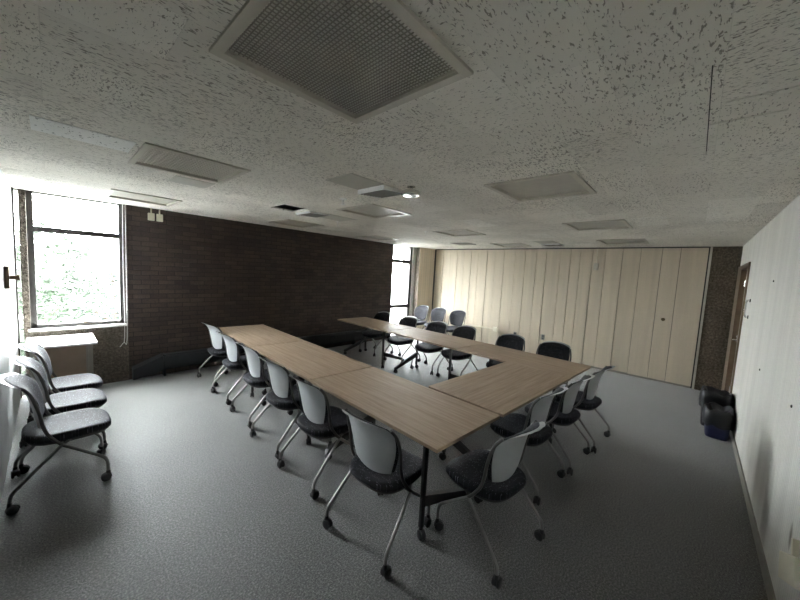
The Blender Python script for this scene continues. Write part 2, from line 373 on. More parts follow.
# back partition: cream vertical panels
seams = [YP, .27, .53, .85, 1.14, 1.43, 1.66, 1.89, 2.08, 2.29, 2.59, 2.81, 3.07, 3.32, 3.60, 3.84, 4.06, 4.32, 4.53, 4.75, 4.97, 5.20, 5.44, 5.70]
bm = bmesh.new()
for i, (a, c_) in enumerate(zip(seams, seams[1:])):
    dp = [0, .006, .002, .009, .001, .005][i % 6]; lean = .012 * math.sin(i * 2.1)
    for s in (0,):
        y0, y1 = a + .003, c_ - .003
        vs = box(bm, XB + dp - .004, XB + .08, y0, y1, .035, ZC - .02, bev=.004)
wb = struct('wall_back', bm, M['cream'])
sbox('trim_8', M['dark_void'], XB + .03, XB + .2, YP - .05, 5.75, 0, ZC)
sbox('trim_9', M['frame_brown'], XB - .03, XB + .03, YP, 5.70, ZC - .02, ZC)
sbox('baseboard_back', M['baseboard'], XB + .005, XB + .03, YP, 5.70, 0, .05)
bm = bmesh.new(); lathe(bm, [(.012, 0), (.012, .03), (.026, .035), (.030, .05), (.022, .062), (.0, .064)], 16, Matrix.Translation((XB + .004, .40, 1.18)) @ Matrix.Rotation(-PI / 2, 4, 'Y'))
o = obj('door_knob', bm, M['brass'], wb, True)
# cream boxed-out panel in the far corner beside the second window
bm = bmesh.new(); prism(bm, [(7.10, 5.82), (7.69, 5.735), (7.90, 5.735), (7.90, 6.15), (7.10, 6.15)], 0, ZC)
o = struct('wall_corner', bm, [M['cream'], M['concrete']])
for p in o.data.polygons:
    if p.normal.x < -.9: p.material_index = 1
sbox('trim_10', M['frame_brown'], XB - .02, XB + .03, 5.700, 5.735, 0, ZC)

# brick wall, and the concrete below the left window
bx, kx = .762, 6.184
sbox('wall_far', M['brick'], bx, kx, YB, YB + .22, 0, ZC)
sbox('wall_window_left', M['concrete'], XL + .05, bx - .002, YB, YB + .2, 0, .80)
sbox('trim_11', M['concrete'], -.222, -.168, YB - .01, YB + .2, .80, ZC)
sbox('trim_12', M['concrete'], .735, bx - .002, YB + .01, YB + .2, .80, ZC)
sbox('trim_13', M['concrete'], XL + .05, bx - .002, YB - .012, YB + .0, 0, .03)

def window(name, x0, x1, z0, z1, bars, fw=.055, mull=.065, sill=True, left=True):
    r = bpy.data.objects.new(name, None); C.objects.link(r); r['kind'] = 'structure'; r.location = ((x0 + x1) / 2, YB, z0)
    def ch(nm, bm, m, sm=False):
        o = obj(nm, bm, m, r, sm); o.location = -r.location; return o
    bm = bmesh.new(); ya, yb = YB + .03, YB + .10
    if left: box(bm, x0, x0 + fw, ya, yb, z0, z1)
    box(bm, x1 - fw, x1, ya, yb, z0, z1)
    for zz in bars: box(bm, x0, x1, ya - .003, yb + .003, zz - mull / 2, zz + mull / 2)
    box(bm, x0, x1, ya, yb, z0, z0 + .045); box(bm, x0, x1, ya, yb, z1 - .012, z1)
    ch('window_frame', bm, M['frame_brown'])
    zs = [z0] + list(bars) + [z1]
    for a, c_ in zip(zs, zs[1:]):
        bm = bmesh.new(); box(bm, x0 + .01, x1 - .01, YB + .06, YB + .066, a, c_); ch('pane', bm, M['glass'])
    if sill:
        bm = bmesh.new(); box(bm, x0 - .02, x1 + .01, YB - .025, YB + .05, z0 - .035, z0 - .003, bev=.004); ch('window_sill', bm, M['white_paint'])
    return r, ch
w1, ch = window('window_1', -.165, .733, .835, ZC, [2.065])
bm = bmesh.new(); tube(bm, [(.30, YB + .02, .885), (.38, YB - .01, .90), (.45, YB - .03, .93)], .007); ch('window_latch', bm, M['brass'], True)
window('window_2', XL + .005, -.222, .0, ZC, [], fw=.004, sill=False)
w3, ch = window('window_3', kx, 6.985, .0, ZC, [.85, 2.085], fw=.09, mull=.09, sill=False, left=False)
sbox('trim_14', M['white_paint'], 6.985, 7.10, YB + .0, YB + .15, 0, ZC)
# blind pull cord hanging at the left window
bm = bmesh.new(); tube(bm, [(.715, YB - .02, ZC), (.712, YB - .022, 1.6), (.718, YB - .02, .9), (.712, YB - .02, .60), (.69, YB - .02, .545), (.66, YB - .02, .50)], .0035, 6)
tube(bm, [(.745, YB - .02, ZC), (.744, YB - .022, 1.6), (.742, YB - .02, .62), (.712, YB - .02, .565)], .0035, 6)
tag(obj('pull_cord', bm, M['cord'], None, True), 'thin white blind cord dangling beside the large window next to the brick', 'cord')

# ------------------------------------------------------------------ baseboard heater along the brick
t = thing('baseboard_heater', 'long black baseboard heater running low along the dark brick wall', 'heater', (3.6, YB - .06, 0))
def tchild(name, bm, m, root, sm=False):
    o = obj(name, bm, m, root, sm)
    o.matrix_parent_inverse = Matrix.Identity(4)
    R = (Matrix.Translation(root.location) @ root.rotation_euler.to_matrix().to_4x4()).inverted()
    o.data.transform(R); return o
bm = bmesh.new()
prof = [(YB, .10), (YB, .33), (YB - .085, .33), (YB - .11, .30), (YB - .11, .13), (YB - .09, .10)]
va = [bm.verts.new((1.16, y, z)) for y, z in prof]; vb = [bm.verts.new((6.15, y, z)) for y, z in prof]
bm.faces.new(va); bm.faces.new(vb[::-1])
for i in range(6): bm.faces.new((va[i], vb[i], vb[(i + 1) % 6], va[(i + 1) % 6]))
tchild('cover', bm, M['heater'], t)
for x in (1.17, 2.4, 3.65, 4.9, 6.12):
    bm = bmesh.new(); box(bm, x - .012, x + .012, YB - .114, YB, .0, .335); tchild('bracket', bm, M['heater'], t)
bm = bmesh.new()
A = Vector((.79, YB - .02, .02)); 
def P3(x, y, z): return bm.verts.new((x, y, z))
q0 = [P3(.79, YB - .005, .02), P3(.79, YB - .12, .01), P3(.79, YB - .12, .165), P3(.79, YB - .005, .19)]
q1 = [P3(1.145, YB - .005, .12), P3(1.145, YB - .15, .10), P3(1.145, YB - .15, .325), P3(1.145, YB - .005, .345)]
bm.faces.new(q0[::-1]); bm.faces.new(q1)
for i in range(4): bm.faces.new((q0[i], q0[(i + 1) % 4], q1[(i + 1) % 4], q1[i]))
bmesh.ops.bevel(bm, geom=bm.edges[:], offset=.006, segments=1, affect='EDGES')
tag(obj('heater_cover', bm, M['heater']), 'black sagging end section of heater cover sloping down to the carpet in the brick corner', 'heater cover')

# ------------------------------------------------------------------ CHAIR
def seat_bm(zoff=0, scale=1.0, th=.058, dome=.012):
    bm = bmesh.new(); uv = bm.loops.layers.uv.new('UVMap'); seg = 40
    def outline(t, s):
        c, sn = math.cos(t), math.sin(t); e = 2 / 3.2
        x = .245 * math.copysign(abs(c) ** e, c) * s; y = .232 * math.copysign(abs(sn) ** e, sn) * s
        y *= 1 - .10 * max(0, -x / .245) + .0 * x
        return x * scale + .045, y * scale
    def zz(x, y, top):
        z = .008 * (abs(y) / .23) ** 2 if top else 0
        if x > .16: z -= (x - .16) ** 2 * 1.6
        if x < -.08: z += (x + .08) ** 2 * .8
        return z
    rings = []
    for s, z, top in ((.86, .405, 0), (.96, .410, 0), (1.0, .425, 0), (1.0, .445, 1), (.975, .457, 1), (.93, .462, 1), (.8, .462 - .002, 1), (.6, .459, 1), (.35, .457, 1), (.12, .456, 1)):
        ring = []
        for j in range(seg):
            x, y = outline(2 * PI * j / seg, s); ring.append(bm.verts.new((x, y, z + zoff + zz(x, y, top))))
        rings.append(ring)
    for a, c in zip(rings, rings[1:]):
        for j in range(seg): bm.faces.new((a[j], a[(j + 1) % seg], c[(j + 1) % seg], c[j]))
    bm.faces.new(rings[0][::-1]); bm.faces.new(rings[-1])
    for f in bm.faces:
        for l in f.loops: l[uv].uv = (l.vert.co.y + 5, l.vert.co.x + 5)
    return bm
def back_x(z):   # side profile of the backrest
    P_ = [(.50, -.118), (.56, -.130), (.64, -.143), (.72, -.160), (.78, -.180), (.83, -.212), (.86, -.246), (.885, -.292)]
    if z <= P_[0][0]: return P_[0][1]
    for (a, xa), (b_, xb) in zip(P_, P_[1:]):
        if z <= b_: return xa + (xb - xa) * (z - a) / (b_ - a)
    return P_[-1][1]
def back_bm(zlo, zhi, wtop, wbot, off, th, k=.62, nu=20, nv=18):
    bm = bmesh.new(); uv = bm.loops.layers.uv.new('UVMap'); F, Bk = [], []
    for j in range(nv + 1):
        fr, bk = [], []
        for i in range(nu + 1):
            s = -1 + 2 * i / nu; tt = -1 + 2 * j / nv
            X = s * math.sqrt(1 - k * tt * tt * (.75 if tt < 0 else 1.15) / 2); Y = tt * math.sqrt(1 - k * s * s / 2)
            z = (zlo + zhi) / 2 + Y * (zhi - zlo) / 2 / 1.0; w = wbot + (wtop - wbot) * ((z - zlo) / (zhi - zlo))
            y = X * w; wrap = .85 * y * y * (1.0 - .35 * max(0, (z - .78) / .1))
            edge = max(abs(s), abs(tt)) ** 8
            x = back_x(z) + wrap + off
            fr.append(bm.verts.new((x + th * (1 - .75 * edge), y, z))); bk.append(bm.verts.new((x, y, z)))
        F.append(fr); Bk.append(bk)
    for j in range(nv):
        for i in range(nu):
            bm.faces.new((F[j][i], F[j][i + 1], F[j + 1][i + 1], F[j + 1][i])); bm.faces.new((Bk[j][i], Bk[j + 1][i], Bk[j + 1][i + 1], Bk[j][i + 1]))
    for i in range(nu):
        bm.faces.new((F[0][i], Bk[0][i], Bk[0][i + 1], F[0][i + 1])); bm.faces.new((F[nv][i], F[nv][i + 1], Bk[nv][i + 1], Bk[nv][i]))
    for j in range(nv):
        bm.faces.new((F[j][0], F[j + 1][0], Bk[j + 1][0], Bk[j][0])); bm.faces.new((F[j][nu], Bk[j][nu], Bk[j + 1][nu], F[j + 1][nu]))
    for f in bm.faces:
        for l in f.loops: l[uv].uv = (l.vert.co.y + 5, l.vert.co.z + 5)
    return bm
def caster_bm(x, y, ang, r=.030, w=.017):
    bm = bmesh.new(); T = Matrix.Translation((x, y, 0)) @ Matrix.Rotation(ang, 4, 'Z')
    for s in (-1, 1):
        lathe(bm, [(.006, -w / 2), (r * .8, -w / 2), (r, -w / 4), (r, w / 4), (r * .8, w / 2), (.006, w / 2)], 18, T @ Matrix.Translation((-.012, s * .015, r)) @ Matrix.Rotation(PI / 2, 4, 'X'))
    # hood over the twin wheels and the swivel stem
    a, c_ = [], []
    for i in range(11):
        t = PI * i / 10 * 1.05 - .1
        for ring, rr in ((a, r + .004), (c_, r - .006)):
            for s in (-1, 1): ring.append(bm.verts.new(T @ Vector((-.012 + math.cos(t) * rr, s * .010, r + math.sin(t) * rr))))
    for i in range(10):
        bm.faces.new((a[2 * i], a[2 * i + 1], a[2 * i + 3], a[2 * i + 2])); bm.faces.new((c_[2 * i], c_[2 * i + 2], c_[2 * i + 3], c_[2 * i + 1]))
        for s in (0, 1): bm.faces.new((a[2 * i + s], a[2 * i + 2 + s], c_[2 * i + 2 + s], c_[2 * i + s]))
    lathe(bm, [(.013, r + .012), (.015, r + .03), (.012, r + .048), (.010, r + .06)], 12, T)
    return bm
def make_chair(label, loc, rz, group):
    t = thing('nesting_chair', label, 'chair', loc, rz, group)
    obj('seat', seat_bm(), M['fabric'], t, True, ang=70)
    obj('seat_pan', seat_bm(-.024, .93), M['black'], t, True, ang=70)
    obj('back_cushion', back_bm(.492, .877, .231, .192, .008, .018, k=.6), M['fabric'], t, True, ang=70)
    obj('back_shell', back_bm(.480, .889, .233, .168, -.004, .009, k=.55), M['shell'], t, True, ang=70)
    bm = bmesh.new()
    for s in (-1, 1):
        tube(bm, [(-.178, s * .200, .835), (-.143, s * .218, .785), (-.122, s * .230, .72), (-.103, s * .229, .64), (-.092, s * .228, .56), (-.072, s * .232, .49), (-.035, s * .240, .43), (.0, s * .243, .388)], .0105, 10, k=4)
        tube(bm, [(.0, s * .240, .388), (.06, s * .20, .40), (.12, s * .17, .402)], .009, 8, k=3)
    tube(bm, [(0, -.243, .388), (0, .243, .388)], .010, 10, smooth=False)
    obj('back_frame', bm, M['dark_steel'], t, True)
    for s in (-1, 1):
        bm = bmesh.new(); tube(bm, [(.0, s * .245, .388), (.09, s * .242, .315), (.19, s * .238, .232), (.232, s * .234, .19), (.247, s * .233, .14), (.248, s * .233, .08)], .0115, 10, k=4)
        obj('leg', bm, M['steel'], t, True)
        bm = bmesh.new(); tube(bm, [(.0, s * .245, .388), (-.10, s * .256, .285), (-.205, s * .268, .175), (-.243, s * .272, .13), (-.252, s * .273, .08)], .0115, 10, k=4)
        obj('leg', bm, M['steel'], t, True)
        obj('caster', caster_bm(.248, s * .233, .5 * s + .4), M['wheel'], t, True)
        obj('caster', caster_bm(-.252, s * .273, -.7 * s + 2.4), M['wheel'], t, True)
    return t
D = math.radians
LW, LR, BR, RR, WR = 'three chairs lined up along the white wall', 'chairs along the left row of tables', 'chairs along the near cross table', 'chairs on the far side of the right row of tables', 'three spare chairs by the cream partition'
chairs = [
 # left wall, facing +X
 ((.035, 3.54), 0, 'nearest of three flecked fabric chairs lined up against the white wall', LW),
 ((.060, 4.12), 1, 'middle one of three flecked fabric chairs lined up against the white wall', LW),
 ((.080, 4.70), -1, 'farthest of three flecked fabric chairs against the white wall, next to the small glare-whitened table', LW),
 # left row, facing +X
 ((1.52, 1.46), 3, 'grey-backed chair nearest the camera at the near corner of the left table row', LR),
 ((1.595, 2.285), -1, 'second grey-backed chair from the near corner along the left table row', LR),
 ((1.64, 2.965), 0, 'third grey-backed chair from the near corner along the left table row', LR),
 ((1.70, 3.69), -2, 'fourth grey-backed chair from the near corner, third from the brick, left table row', LR),
 ((1.735, 4.465), 0, 'grey-backed chair second from the brick wall along the left table row', LR),
 ((1.80, 5.25), 5, 'grey-backed chair closest to the brick wall at the far end of the left table row', LR),
 # near cross row, facing +Y
 ((2.00, .90), 83, 'grey-backed chair at the near end of the cross table, closest to the camera', BR),
 ((2.86, 1.00), 86, 'second chair from the camera along the near cross table, half hidden by its neighbour', BR),
 ((3.49, .93), 87, 'third grey-backed chair from the camera along the near cross table', BR),
 ((4.11, .86), 86, 'grey-backed chair at the outer right corner of the cross table, farthest along it', BR),
 # right row, facing -X
 ((4.80, 5.03), 180, 'black chair at the far end of the right table row beside the brick wall', RR),
 ((4.79, 4.25), 180, 'second black chair from the brick wall on the far side of the right table row', RR),
 ((4.79, 3.53), 181, 'third black chair from the brick wall on the far side of the right table row', RR),
 ((4.80, 2.94), 179, 'fourth black chair from the brick wall on the far side of the right table row', RR),
 ((4.76, 2.07), 180, 'black chair second from the right end behind the right table row, back showing over tabletop', RR),
 ((4.76, 1.42), 180, 'black chair nearest the table corner behind the right table row, largest back over tabletop', RR),
 # spare chairs near the partition, facing -X
 ((6.95, 5.62), 184, 'spare chair nearest the tall narrow window, leftmost of three before the cream partition', WR),
 ((6.96, 5.04), 182, 'middle one of three spare chairs before the cream partition', WR),
 ((6.97, 4.45), 180, 'rightmost of three spare chairs before the cream partition', WR),
]
ch0 = None
for (x, y), a, lab, grp in chairs:
    if ch0 is None: ch0 = make_chair(lab, (x, y, 0), D(a), grp)
    else: dup(ch0, (x, y, 0), D(a), lab, grp)

# ------------------------------------------------------------------ TABLES (1.52 x 0.76, flip-top with offset posts)
TL, TW, TZ = 1.512, .757, .735
def make_table(label, loc, rz, group):
    t = thing('training_table', label, 'table', loc, rz, group)
    bm = bmesh.new(); box(bm, -TL / 2, TL / 2, -TW / 2, TW / 2, TZ - .0045, TZ, bev=.0015); top = obj('tabletop', bm, M['oak'], t)
    bm = bmesh.new(); box(bm, -TL / 2 + .0005, TL / 2 - .0005, -TW / 2 + .0005, TW / 2 - .0005, TZ - .026, TZ - .0047, bev=.002); obj('edge_band', bm, M['edge'], t)
    bm = bmesh.new(); tube(bm, [(-TL / 2 + .17, 0, TZ - .055), (TL / 2 - .17, 0, TZ - .055)], .019, 10, smooth=False)
    for s in (-1, 1): box(bm, s * (TL / 2 - .17) - .025, s * (TL / 2 - .17) + .025, -.30, .30, TZ - .05, TZ - .0262)
    obj('crossbar', bm, M['table_leg'], t)
    for s in (-1, 1):
        x = s * (TL / 2 - .17); py = -s * .275
        bm = bmesh.new(); box(bm, x - .014, x + .014, py - .016, py + .016, .075, TZ - .045, bev=.005)
        # foot beam sloping from the post across to the other caster
        ya, yb = py, -py; d = 1 if yb > ya else -1
        lo = [(ya, .23), (ya, .31), (yb, .10), (yb + d * .02, .075), (yb - d * .03, .07)]
        p = [bm.verts.new((x - .02, y, z)) for y, z in lo]; q = [bm.verts.new((x + .02, y, z)) for y, z in lo]
        bm.faces.new(p); bm.faces.new(q[::-1])
        for i in range(5): bm.faces.new((p[i], q[i], q[(i + 1) % 5], p[(i + 1) % 5]))
        obj('leg', bm, M['table_leg'], t)
        obj('caster', caster_bm(x, py, .4 * s, .03, .014), M['wheel'], t, True)
        obj('caster', caster_bm(x, -py, 1.9 - .4 * s, .03, .014), M['wheel'], t, True)
    return t
tabs = [
 (2.124, 4.832, 86.9, 'oak-topped table at the far end of the left row, closest to the brick', 'left row of tables'),
 (2.044, 3.307, 87.1, 'middle oak-topped table of the left row', 'left row of tables'),
 (1.962, 1.780, 87.1, 'nearest oak-topped table, its corner pointing at the camera', 'left row of tables'),
 (3.112, 1.332, -3.2, 'crosswise oak-topped table joining the left and right rows', None),
 (4.264, 1.653, 86.8, 'oak-topped table at the right-hand corner where the cross table meets the right row', 'right row of tables'),
 (4.351, 3.176, 87.0, 'middle oak-topped table of the right row', 'right row of tables'),
 (4.424, 4.700, 87.9, 'oak-topped table at the far end of the right row by the brick wall', 'right row of tables'),
]
t0 = None
for x, y, a, lab, grp in tabs:
    if t0 is None: t0 = make_table(lab, (x, y, 0), D(a), grp)
    else:
        k = dup(t0, (x, y, 0), D(a), lab, grp)
        if not grp and 'group' in k: del k['group']

# small table under the left window
t = thing('side_table', 'small table with top coloured white as window glare and brown front panel under the large left window', 'table', (.09, 5.60, 0))
def tb(name, m, *a, bev=0):
    bm = bmesh.new(); box(bm, *a, bev=bev); return obj(name, bm, m, t)
tb('tabletop', M['glare_top'], -.29, .29, -.335, .335, .715, .74, bev=.003)
tb('front_panel', M['oak_panel'], -.235, .195, -.20, -.18, .10, .714)
for sx in (-1, 1):
    for sy in (-1, 1): tb('leg', M['baseboard'], sx * .235 - .02, sx * .235 + .02, sy * .225 - .02, sy * .225 + .02, 0, .714)

# ------------------------------------------------------------------ CEILING THINGS
def fixture(x, y, label, cell, lens_kind):
    t = thing('ceiling_light', label, 'ceiling light', (x, y, ZC), 0, 'unlit square ceiling lights')
    bm = bmesh.new(); o_, i_ = .33, .292
    for a in ((-o_, o_, -o_, -i_), (-o_, o_, i_, o_), (-o_, -i_, -i_, i_), (i_, o_, -i_, i_)): box(bm, *a, -.012, .0, bev=.002)
    for a in ((-i_ - .004, i_ + .004, -i_ - .004, -i_ + .002), (-i_ - .004, i_ + .004, i_ - .002, i_ + .004), (-i_ - .004, -i_ + .002, -i_, i_), (i_ - .002, i_ + .004, -i_, i_)): box(bm, *a, 0, .03)
    obj('frame', bm, M['beige_metal'], t)
    bm = bmesh.new()
    for a in ((-H, H, -H, -H + .004), (-H, H, H - .004, H), (-H, -H + .004, -H, H), (H - .004, H, -H, H)): box(bm, *a, .004, .13)
    box(bm, -H, H, -H, H, .13, .14); obj('housing', bm, M['housing'], t)
    if lens_kind == 'grid':
        bm = bmesh.new(); n = int(round(2 * i_ / cell))
        for k in range(n + 1):
            p = -i_ + 2 * i_ * k / n
            box(bm, p - .0012, p + .0012, -i_, i_, .006, .0095); box(bm, -i_, i_, p - .0012, p + .0012, .006, .0095)
        obj('louver', bm, M['grid'], t)
        bm = bmesh.new(); box(bm, -i_, i_, -i_, i_, .0095, .013); obj('lens', bm, M['lens'], t)
    elif lens_kind == 'slats':
        bm = bmesh.new()
        n = 30
        for k in range(n + 1):
            p = -i_ + 2 * i_ * k / n; box(bm, p - .004, p + .004, -i_, i_, .006, .0125)
        for k in range(13):
            p = -i_ + 2 * i_ * k / 12; box(bm, -i_, i_, p - .001, p + .001, .010, .0125)
        obj('louver', bm, M['beige_metal'], t)
        bm = bmesh.new(); box(bm, -i_, i_, -i_, i_, .0125, .016); obj('lens', bm, M['lens'], t)
    else:
        bm = bmesh.new(); box(bm, -i_, i_, -i_, i_, .010, .015); obj('lens', bm, M['lens_dull'], t)
    return t
FL = ['large grid-louvered ceiling light directly above the camera, filling the top of the view',
      'slatted ceiling light above the left aisle, between the overhead one and the window one',
      'ceiling light closest to the large left window, above the brick corner',
      'ceiling light above the cross table, second from the overhead one toward the right wall side',
      'ceiling light in the middle of the room, its right frame edge catching light',
      'dull ceiling light panel near the brick wall, just past the dark ceiling opening',
      'middle of three ceiling lights in the row along the right wall',
      'ceiling light with pale thin rim above the right table row',
      'ceiling light close to the brick wall near the tall narrow window',
      'farthest ceiling light of the row along the right wall, near the partition',
      'ceiling light panel touching the top of the cream partition, left of the round-cornered vent']
FL[10] = 'small-looking ceiling light close above the cream partition, between the square vent and the tan diffuser'
for i, (x, y) in enumerate(FIX):
    fixture(x, y, FL[i], .0152, 'grid' if i == 0 else 'slats' if i in (1,) else 'lens')

def diffuser(name, label, x0, x1, y0, y1, boxx0, boxx1, drop=.045):
    t = thing(name, label, 'air diffuser', ((x0 + x1) / 2, (y0 + y1) / 2, ZC), 0, 'ceiling air diffusers')
    cx, cy = t.location.x, t.location.y
    bm = bmesh.new(); box(bm, x0 - cx, x1 - cx, y0 - cy, y1 - cy, -.005, .003); obj('panel', bm, M['tile_dull'], t)
    bm = bmesh.new(); box(bm, boxx0 - cx, boxx1 - cx, y0 - cy, y1 - cy, -.012, -.0052)
    box(bm, boxx0 - cx - .004, boxx0 - cx + .004, y0 - cy, y1 - cy, -drop, -.0052)
    for yy in (y0, y1 - .004):
        v = [bm.verts.new(c_) for c_ in ((boxx0 - cx, yy - cy, -drop), (boxx0 - cx, yy - cy, -.0125), (boxx1 - cx, yy - cy, -.0125), (boxx1 - cx, yy - cy, -.02))]
        w = [bm.verts.new(c_.co + Vector((0, .004, 0))) for c_ in v]
        bm.faces.new(v); bm.faces.new(w[::-1])
        for i in range(4): bm.faces.new((v[i], w[i], w[(i + 1) % 4], v[(i + 1) % 4]))
    obj('flap', bm, M['white_paint'], t)
    bm = bmesh.new(); n = 8
    for k in range(n + 1):
        f = k / n; x = boxx0 + (boxx1 - boxx0) * f - cx; z = -drop + (drop - .02) * f
        box(bm, x - .003, x + .003, y0 - cy + .005, y1 - cy - .005, z, z + .012)
    obj('grille', bm, M['housing'], t)
diffuser('air_diffuser', 'ceiling air diffuser with white drop edge beside the round chrome detector', 1.58, 1.93, 2.02, 2.36, 1.935, 2.22)
diffuser('air_diffuser', 'ceiling air diffuser with white edge next to the black ceiling opening', 2.60, 3.05, 3.74, 4.10, 2.30, 2.60, .035)
diffuser('air_diffuser', 'tan ceiling air diffuser close to the cream partition, next to the right-hand lights', 6.25, 6.7, 2.03, 2.38, 6.70, 7.0, .03)
bm = bmesh.new(); x0, x1, y0, y1 = 6.18, 6.60, 3.78, 4.20
for a in ((x0, x1, y0, y0 + .03), (x0, x1, y1 - .03, y1), (x0, x0 + .03, y0, y1), (x1 - .03, x1, y0, y1)): box(bm, *a, ZC - .012, ZC - .0003)
for k in range(9): box(bm, x0 + .03, x1 - .03, y0 + .05 + k * .04, y0 + .062 + k * .04, ZC - .012, ZC - .0003)
tag(obj('ceiling_vent', bm, M['grid']), 'small square grey ceiling vent near the far right corner of the brick', 'vent')

t = thing('smoke_detector', 'round chrome ring detector hanging from the ceiling beside the white-edged diffuser', 'detector', (2.10, 1.86, ZC))
bm = bmesh.new(); lathe(bm, [(.035, -.001), (.035, -.010), (.022, -.014), (.014, -.02), (.014, -.045)], 20); obj('mount', bm, M['chrome'], t, True)
bm = bmesh.new(); lathe(bm, [(.03, -.040), (.075, -.045), (.080, -.06), (.078, -.078), (.066, -.084), (.055, -.082), (.05, -.075), (.035, -.075), (.03, -.082), (.018, -.084)], 28); obj('body', bm, M['chrome'], t, True)
bm = bmesh.new(); lathe(bm, [(.048, -.076), (.036, -.077)], 24); 
bm.free()
def sprinkler(x, y, label, dz=0):
    t = thing('sprinkler', label, 'sprinkler', (x, y, ZC), 0, 'ceiling sprinkler heads')
    bm = bmesh.new(); lathe(bm, [(.04, .003), (.038, -.006), (.02, -.012), (.01, -.013)], 18); obj('escutcheon', bm, M['white_paint'], t, True)
    bm = bmesh.new(); lathe(bm, [(.011, -.010), (.011, -.035 - dz), (.006, -.04 - dz), (.006, -.055 - dz), (.022, -.058 - dz), (.022, -.061 - dz), (.004, -.062 - dz)], 14); obj('head', bm, M['white_paint'], t, True)
sprinkler(2.10, 2.80, 'sprinkler head on a plate between the chrome detector and the middle ceiling light')
sprinkler(3.05, 4.18, 'white sprinkler head hanging lowest, near the brick-side ceiling lights', .02)
sprinkler(4.45, 3.55, 'sprinkler head beside the thin-rimmed ceiling light above the right table row')
# odd replacement tiles, set flush just under the grid
for x0, x1, y0, y1, m_, lab in ((-.05, .40, 2.72, 3.02, 'tile_white', 'bright white replacement ceiling tile beside the slatted light'),
                               (.77, 1.08, 3.42, 3.72, 'tile_dull', 'dull grey replacement ceiling tile between the slatted light and the brick wall')):
    bm = bmesh.new(); box(bm, x0, x1, y0, y1, ZC - .004, ZC - .0002, bev=.0012); tag(obj('ceiling_tile', bm, M[m_]), lab, 'ceiling tile', 'odd ceiling tiles')

# ------------------------------------------------------------------ WALL THINGS
def two_boxes():
    for k, (x, lab) in enumerate(((1.035, 'left one of two ivory boxes mounted high on the brick wall'), (1.135, 'right one of two ivory boxes mounted high on the brick wall'))):
        t = thing('sensor_box', lab, 'wall box', (x, YB, 2.39), 0, 'two ivory boxes high on the brick')
        bm = bmesh.new(); box(bm, -.038, .038, -.045, .003, -.055, .05, bev=.005); obj('body', bm, M['beige_box'], t)
        bm = bmesh.new(); tube(bm, [(0, -.02, .045), (0, -.02, ZC - 2.39)], .010, 10, smooth=False); obj('conduit', bm, M['beige_box'], t, True)
two_boxes()
t = thing('thermostat', 'small ivory box high on the cream partition with conduit up to the ceiling', 'wall box', (XB, 1.575, 2.12))
bm = bmesh.new(); box(bm, -.05, -.003, -.04, .04, -.07, .07, bev=.006); obj('body', bm, M['beige_metal'], t)
bm = bmesh.new(); tube(bm, [(-.02, .0, .06), (-.02, 0, .370)], .011, 10, smooth=False); obj('conduit', bm, M['beige_box'], t, True)
t = thing('outlet_box', 'ivory outlet box low on the cream partition at the end of its horizontal raceway', 'outlet', (XB, 3.66, .47))
bm = bmesh.new(); box(bm, -.07, -.003, -.06, .06, -.05, .06, bev=.006); obj('body', bm, M['beige_box'], t)
bm = bmesh.new(); box(bm, -.028, -.003, .061, 1.30, -.012, .012, bev=.003); obj('raceway', bm, M['beige_box'], t)
for y, z, lab in ((3.16, .42, 'grey wall plate low on the partition, the one nearer the ivory outlet box'), (2.50, .47, 'grey wall plate low on the partition, the one farther from the ivory outlet box')):
    t = thing('wall_plate', lab, 'outlet', (XB, y, z), 0, 'grey plates on the partition')
    bm = bmesh.new(); box(bm, -.018, -.003, -.035, .035, -.06, .06, bev=.003); obj('plate', bm, M['steel'], t)
    bm = bmesh.new()
    for dz in (-.025, .025): box(bm, -.0215, -.0182, -.014, .014, dz - .013, dz + .013, bev=.002)
    obj('socket', bm, M['black'], t)
t = thing('outlet_box', 'ivory surface outlet box hanging crooked low on the right wall beside a black scuff', 'outlet', (2.345, YR, .475))
t.rotation_euler = (0, D(27), 0)
bm = bmesh.new(); box(bm, -.15, .15, .0, .05, -.062, .062, bev=.006); obj('body', bm, M['beige_box'], t)
bm = bmesh.new(); box(bm, .06, .09, .0, .022, .0625, .14, bev=.003); obj('conduit', bm, M['beige_box'], t)
bm = bmesh.new(); box(bm, .1502, .155, .012, .035, -.045, .02); obj('socket', bm, M['black'], t)
# bracket on the right wall near the door
t = thing('wall_bracket', 'small dark vertical handle on the white wall right of the brown door', 'handle', (5.72, YR, 1.57))
bm = bmesh.new(); tube(bm, [(0, .001, -.10), (0, .03, -.09), (0, .034, 0), (0, .03, .09), (0, .001, .10)], .010, 8); obj('grip', bm, M['chrome'], t, True)
for z in (-.1, .1):
    bm = bmesh.new(); box(bm, -.02, .02, .0005, .008, z - .02, z + .02); obj('plate', bm, M['black'], t)
for x, z, lab in ((4.31, 1.88, 'tiny dark screw head high on the right wall'), (4.33, 1.08, 'tiny dark screw head halfway up the right wall, below the high one'), (3.02, 1.10, 'tiny dark screw head nearest the camera on the right wall')):
    bm = bmesh.new(); lathe(bm, [(.010, 0), (.009, .005), (.004, .007)], 12, Matrix.Translation((x, YR, z)) @ Matrix.Rotation(-PI / 2, 4, 'X'))
    tag(obj('wall_screw', bm, M['black'], None, True), lab, 'screw', 'screws in the right wall')
# latch on the left wall
t = thing('wall_latch', 'dark metal latch with a round stub on the white left wall', 'latch', (XL, 4.55, 1.54))
bm = bmesh.new(); box(bm, 0, .03, -.05, .05, -.10, .10, bev=.004); obj('plate', bm, M['brass'], t)
bm = bmesh.new(); tube(bm, [(.029, 0, 0), (.085, .0, 0)], .020, 14, smooth=False); tube(bm, [(.070, 0, 0), (.090, 0, 0)], .026, 14, smooth=False); obj('stub', bm, M['brass'], t, True)

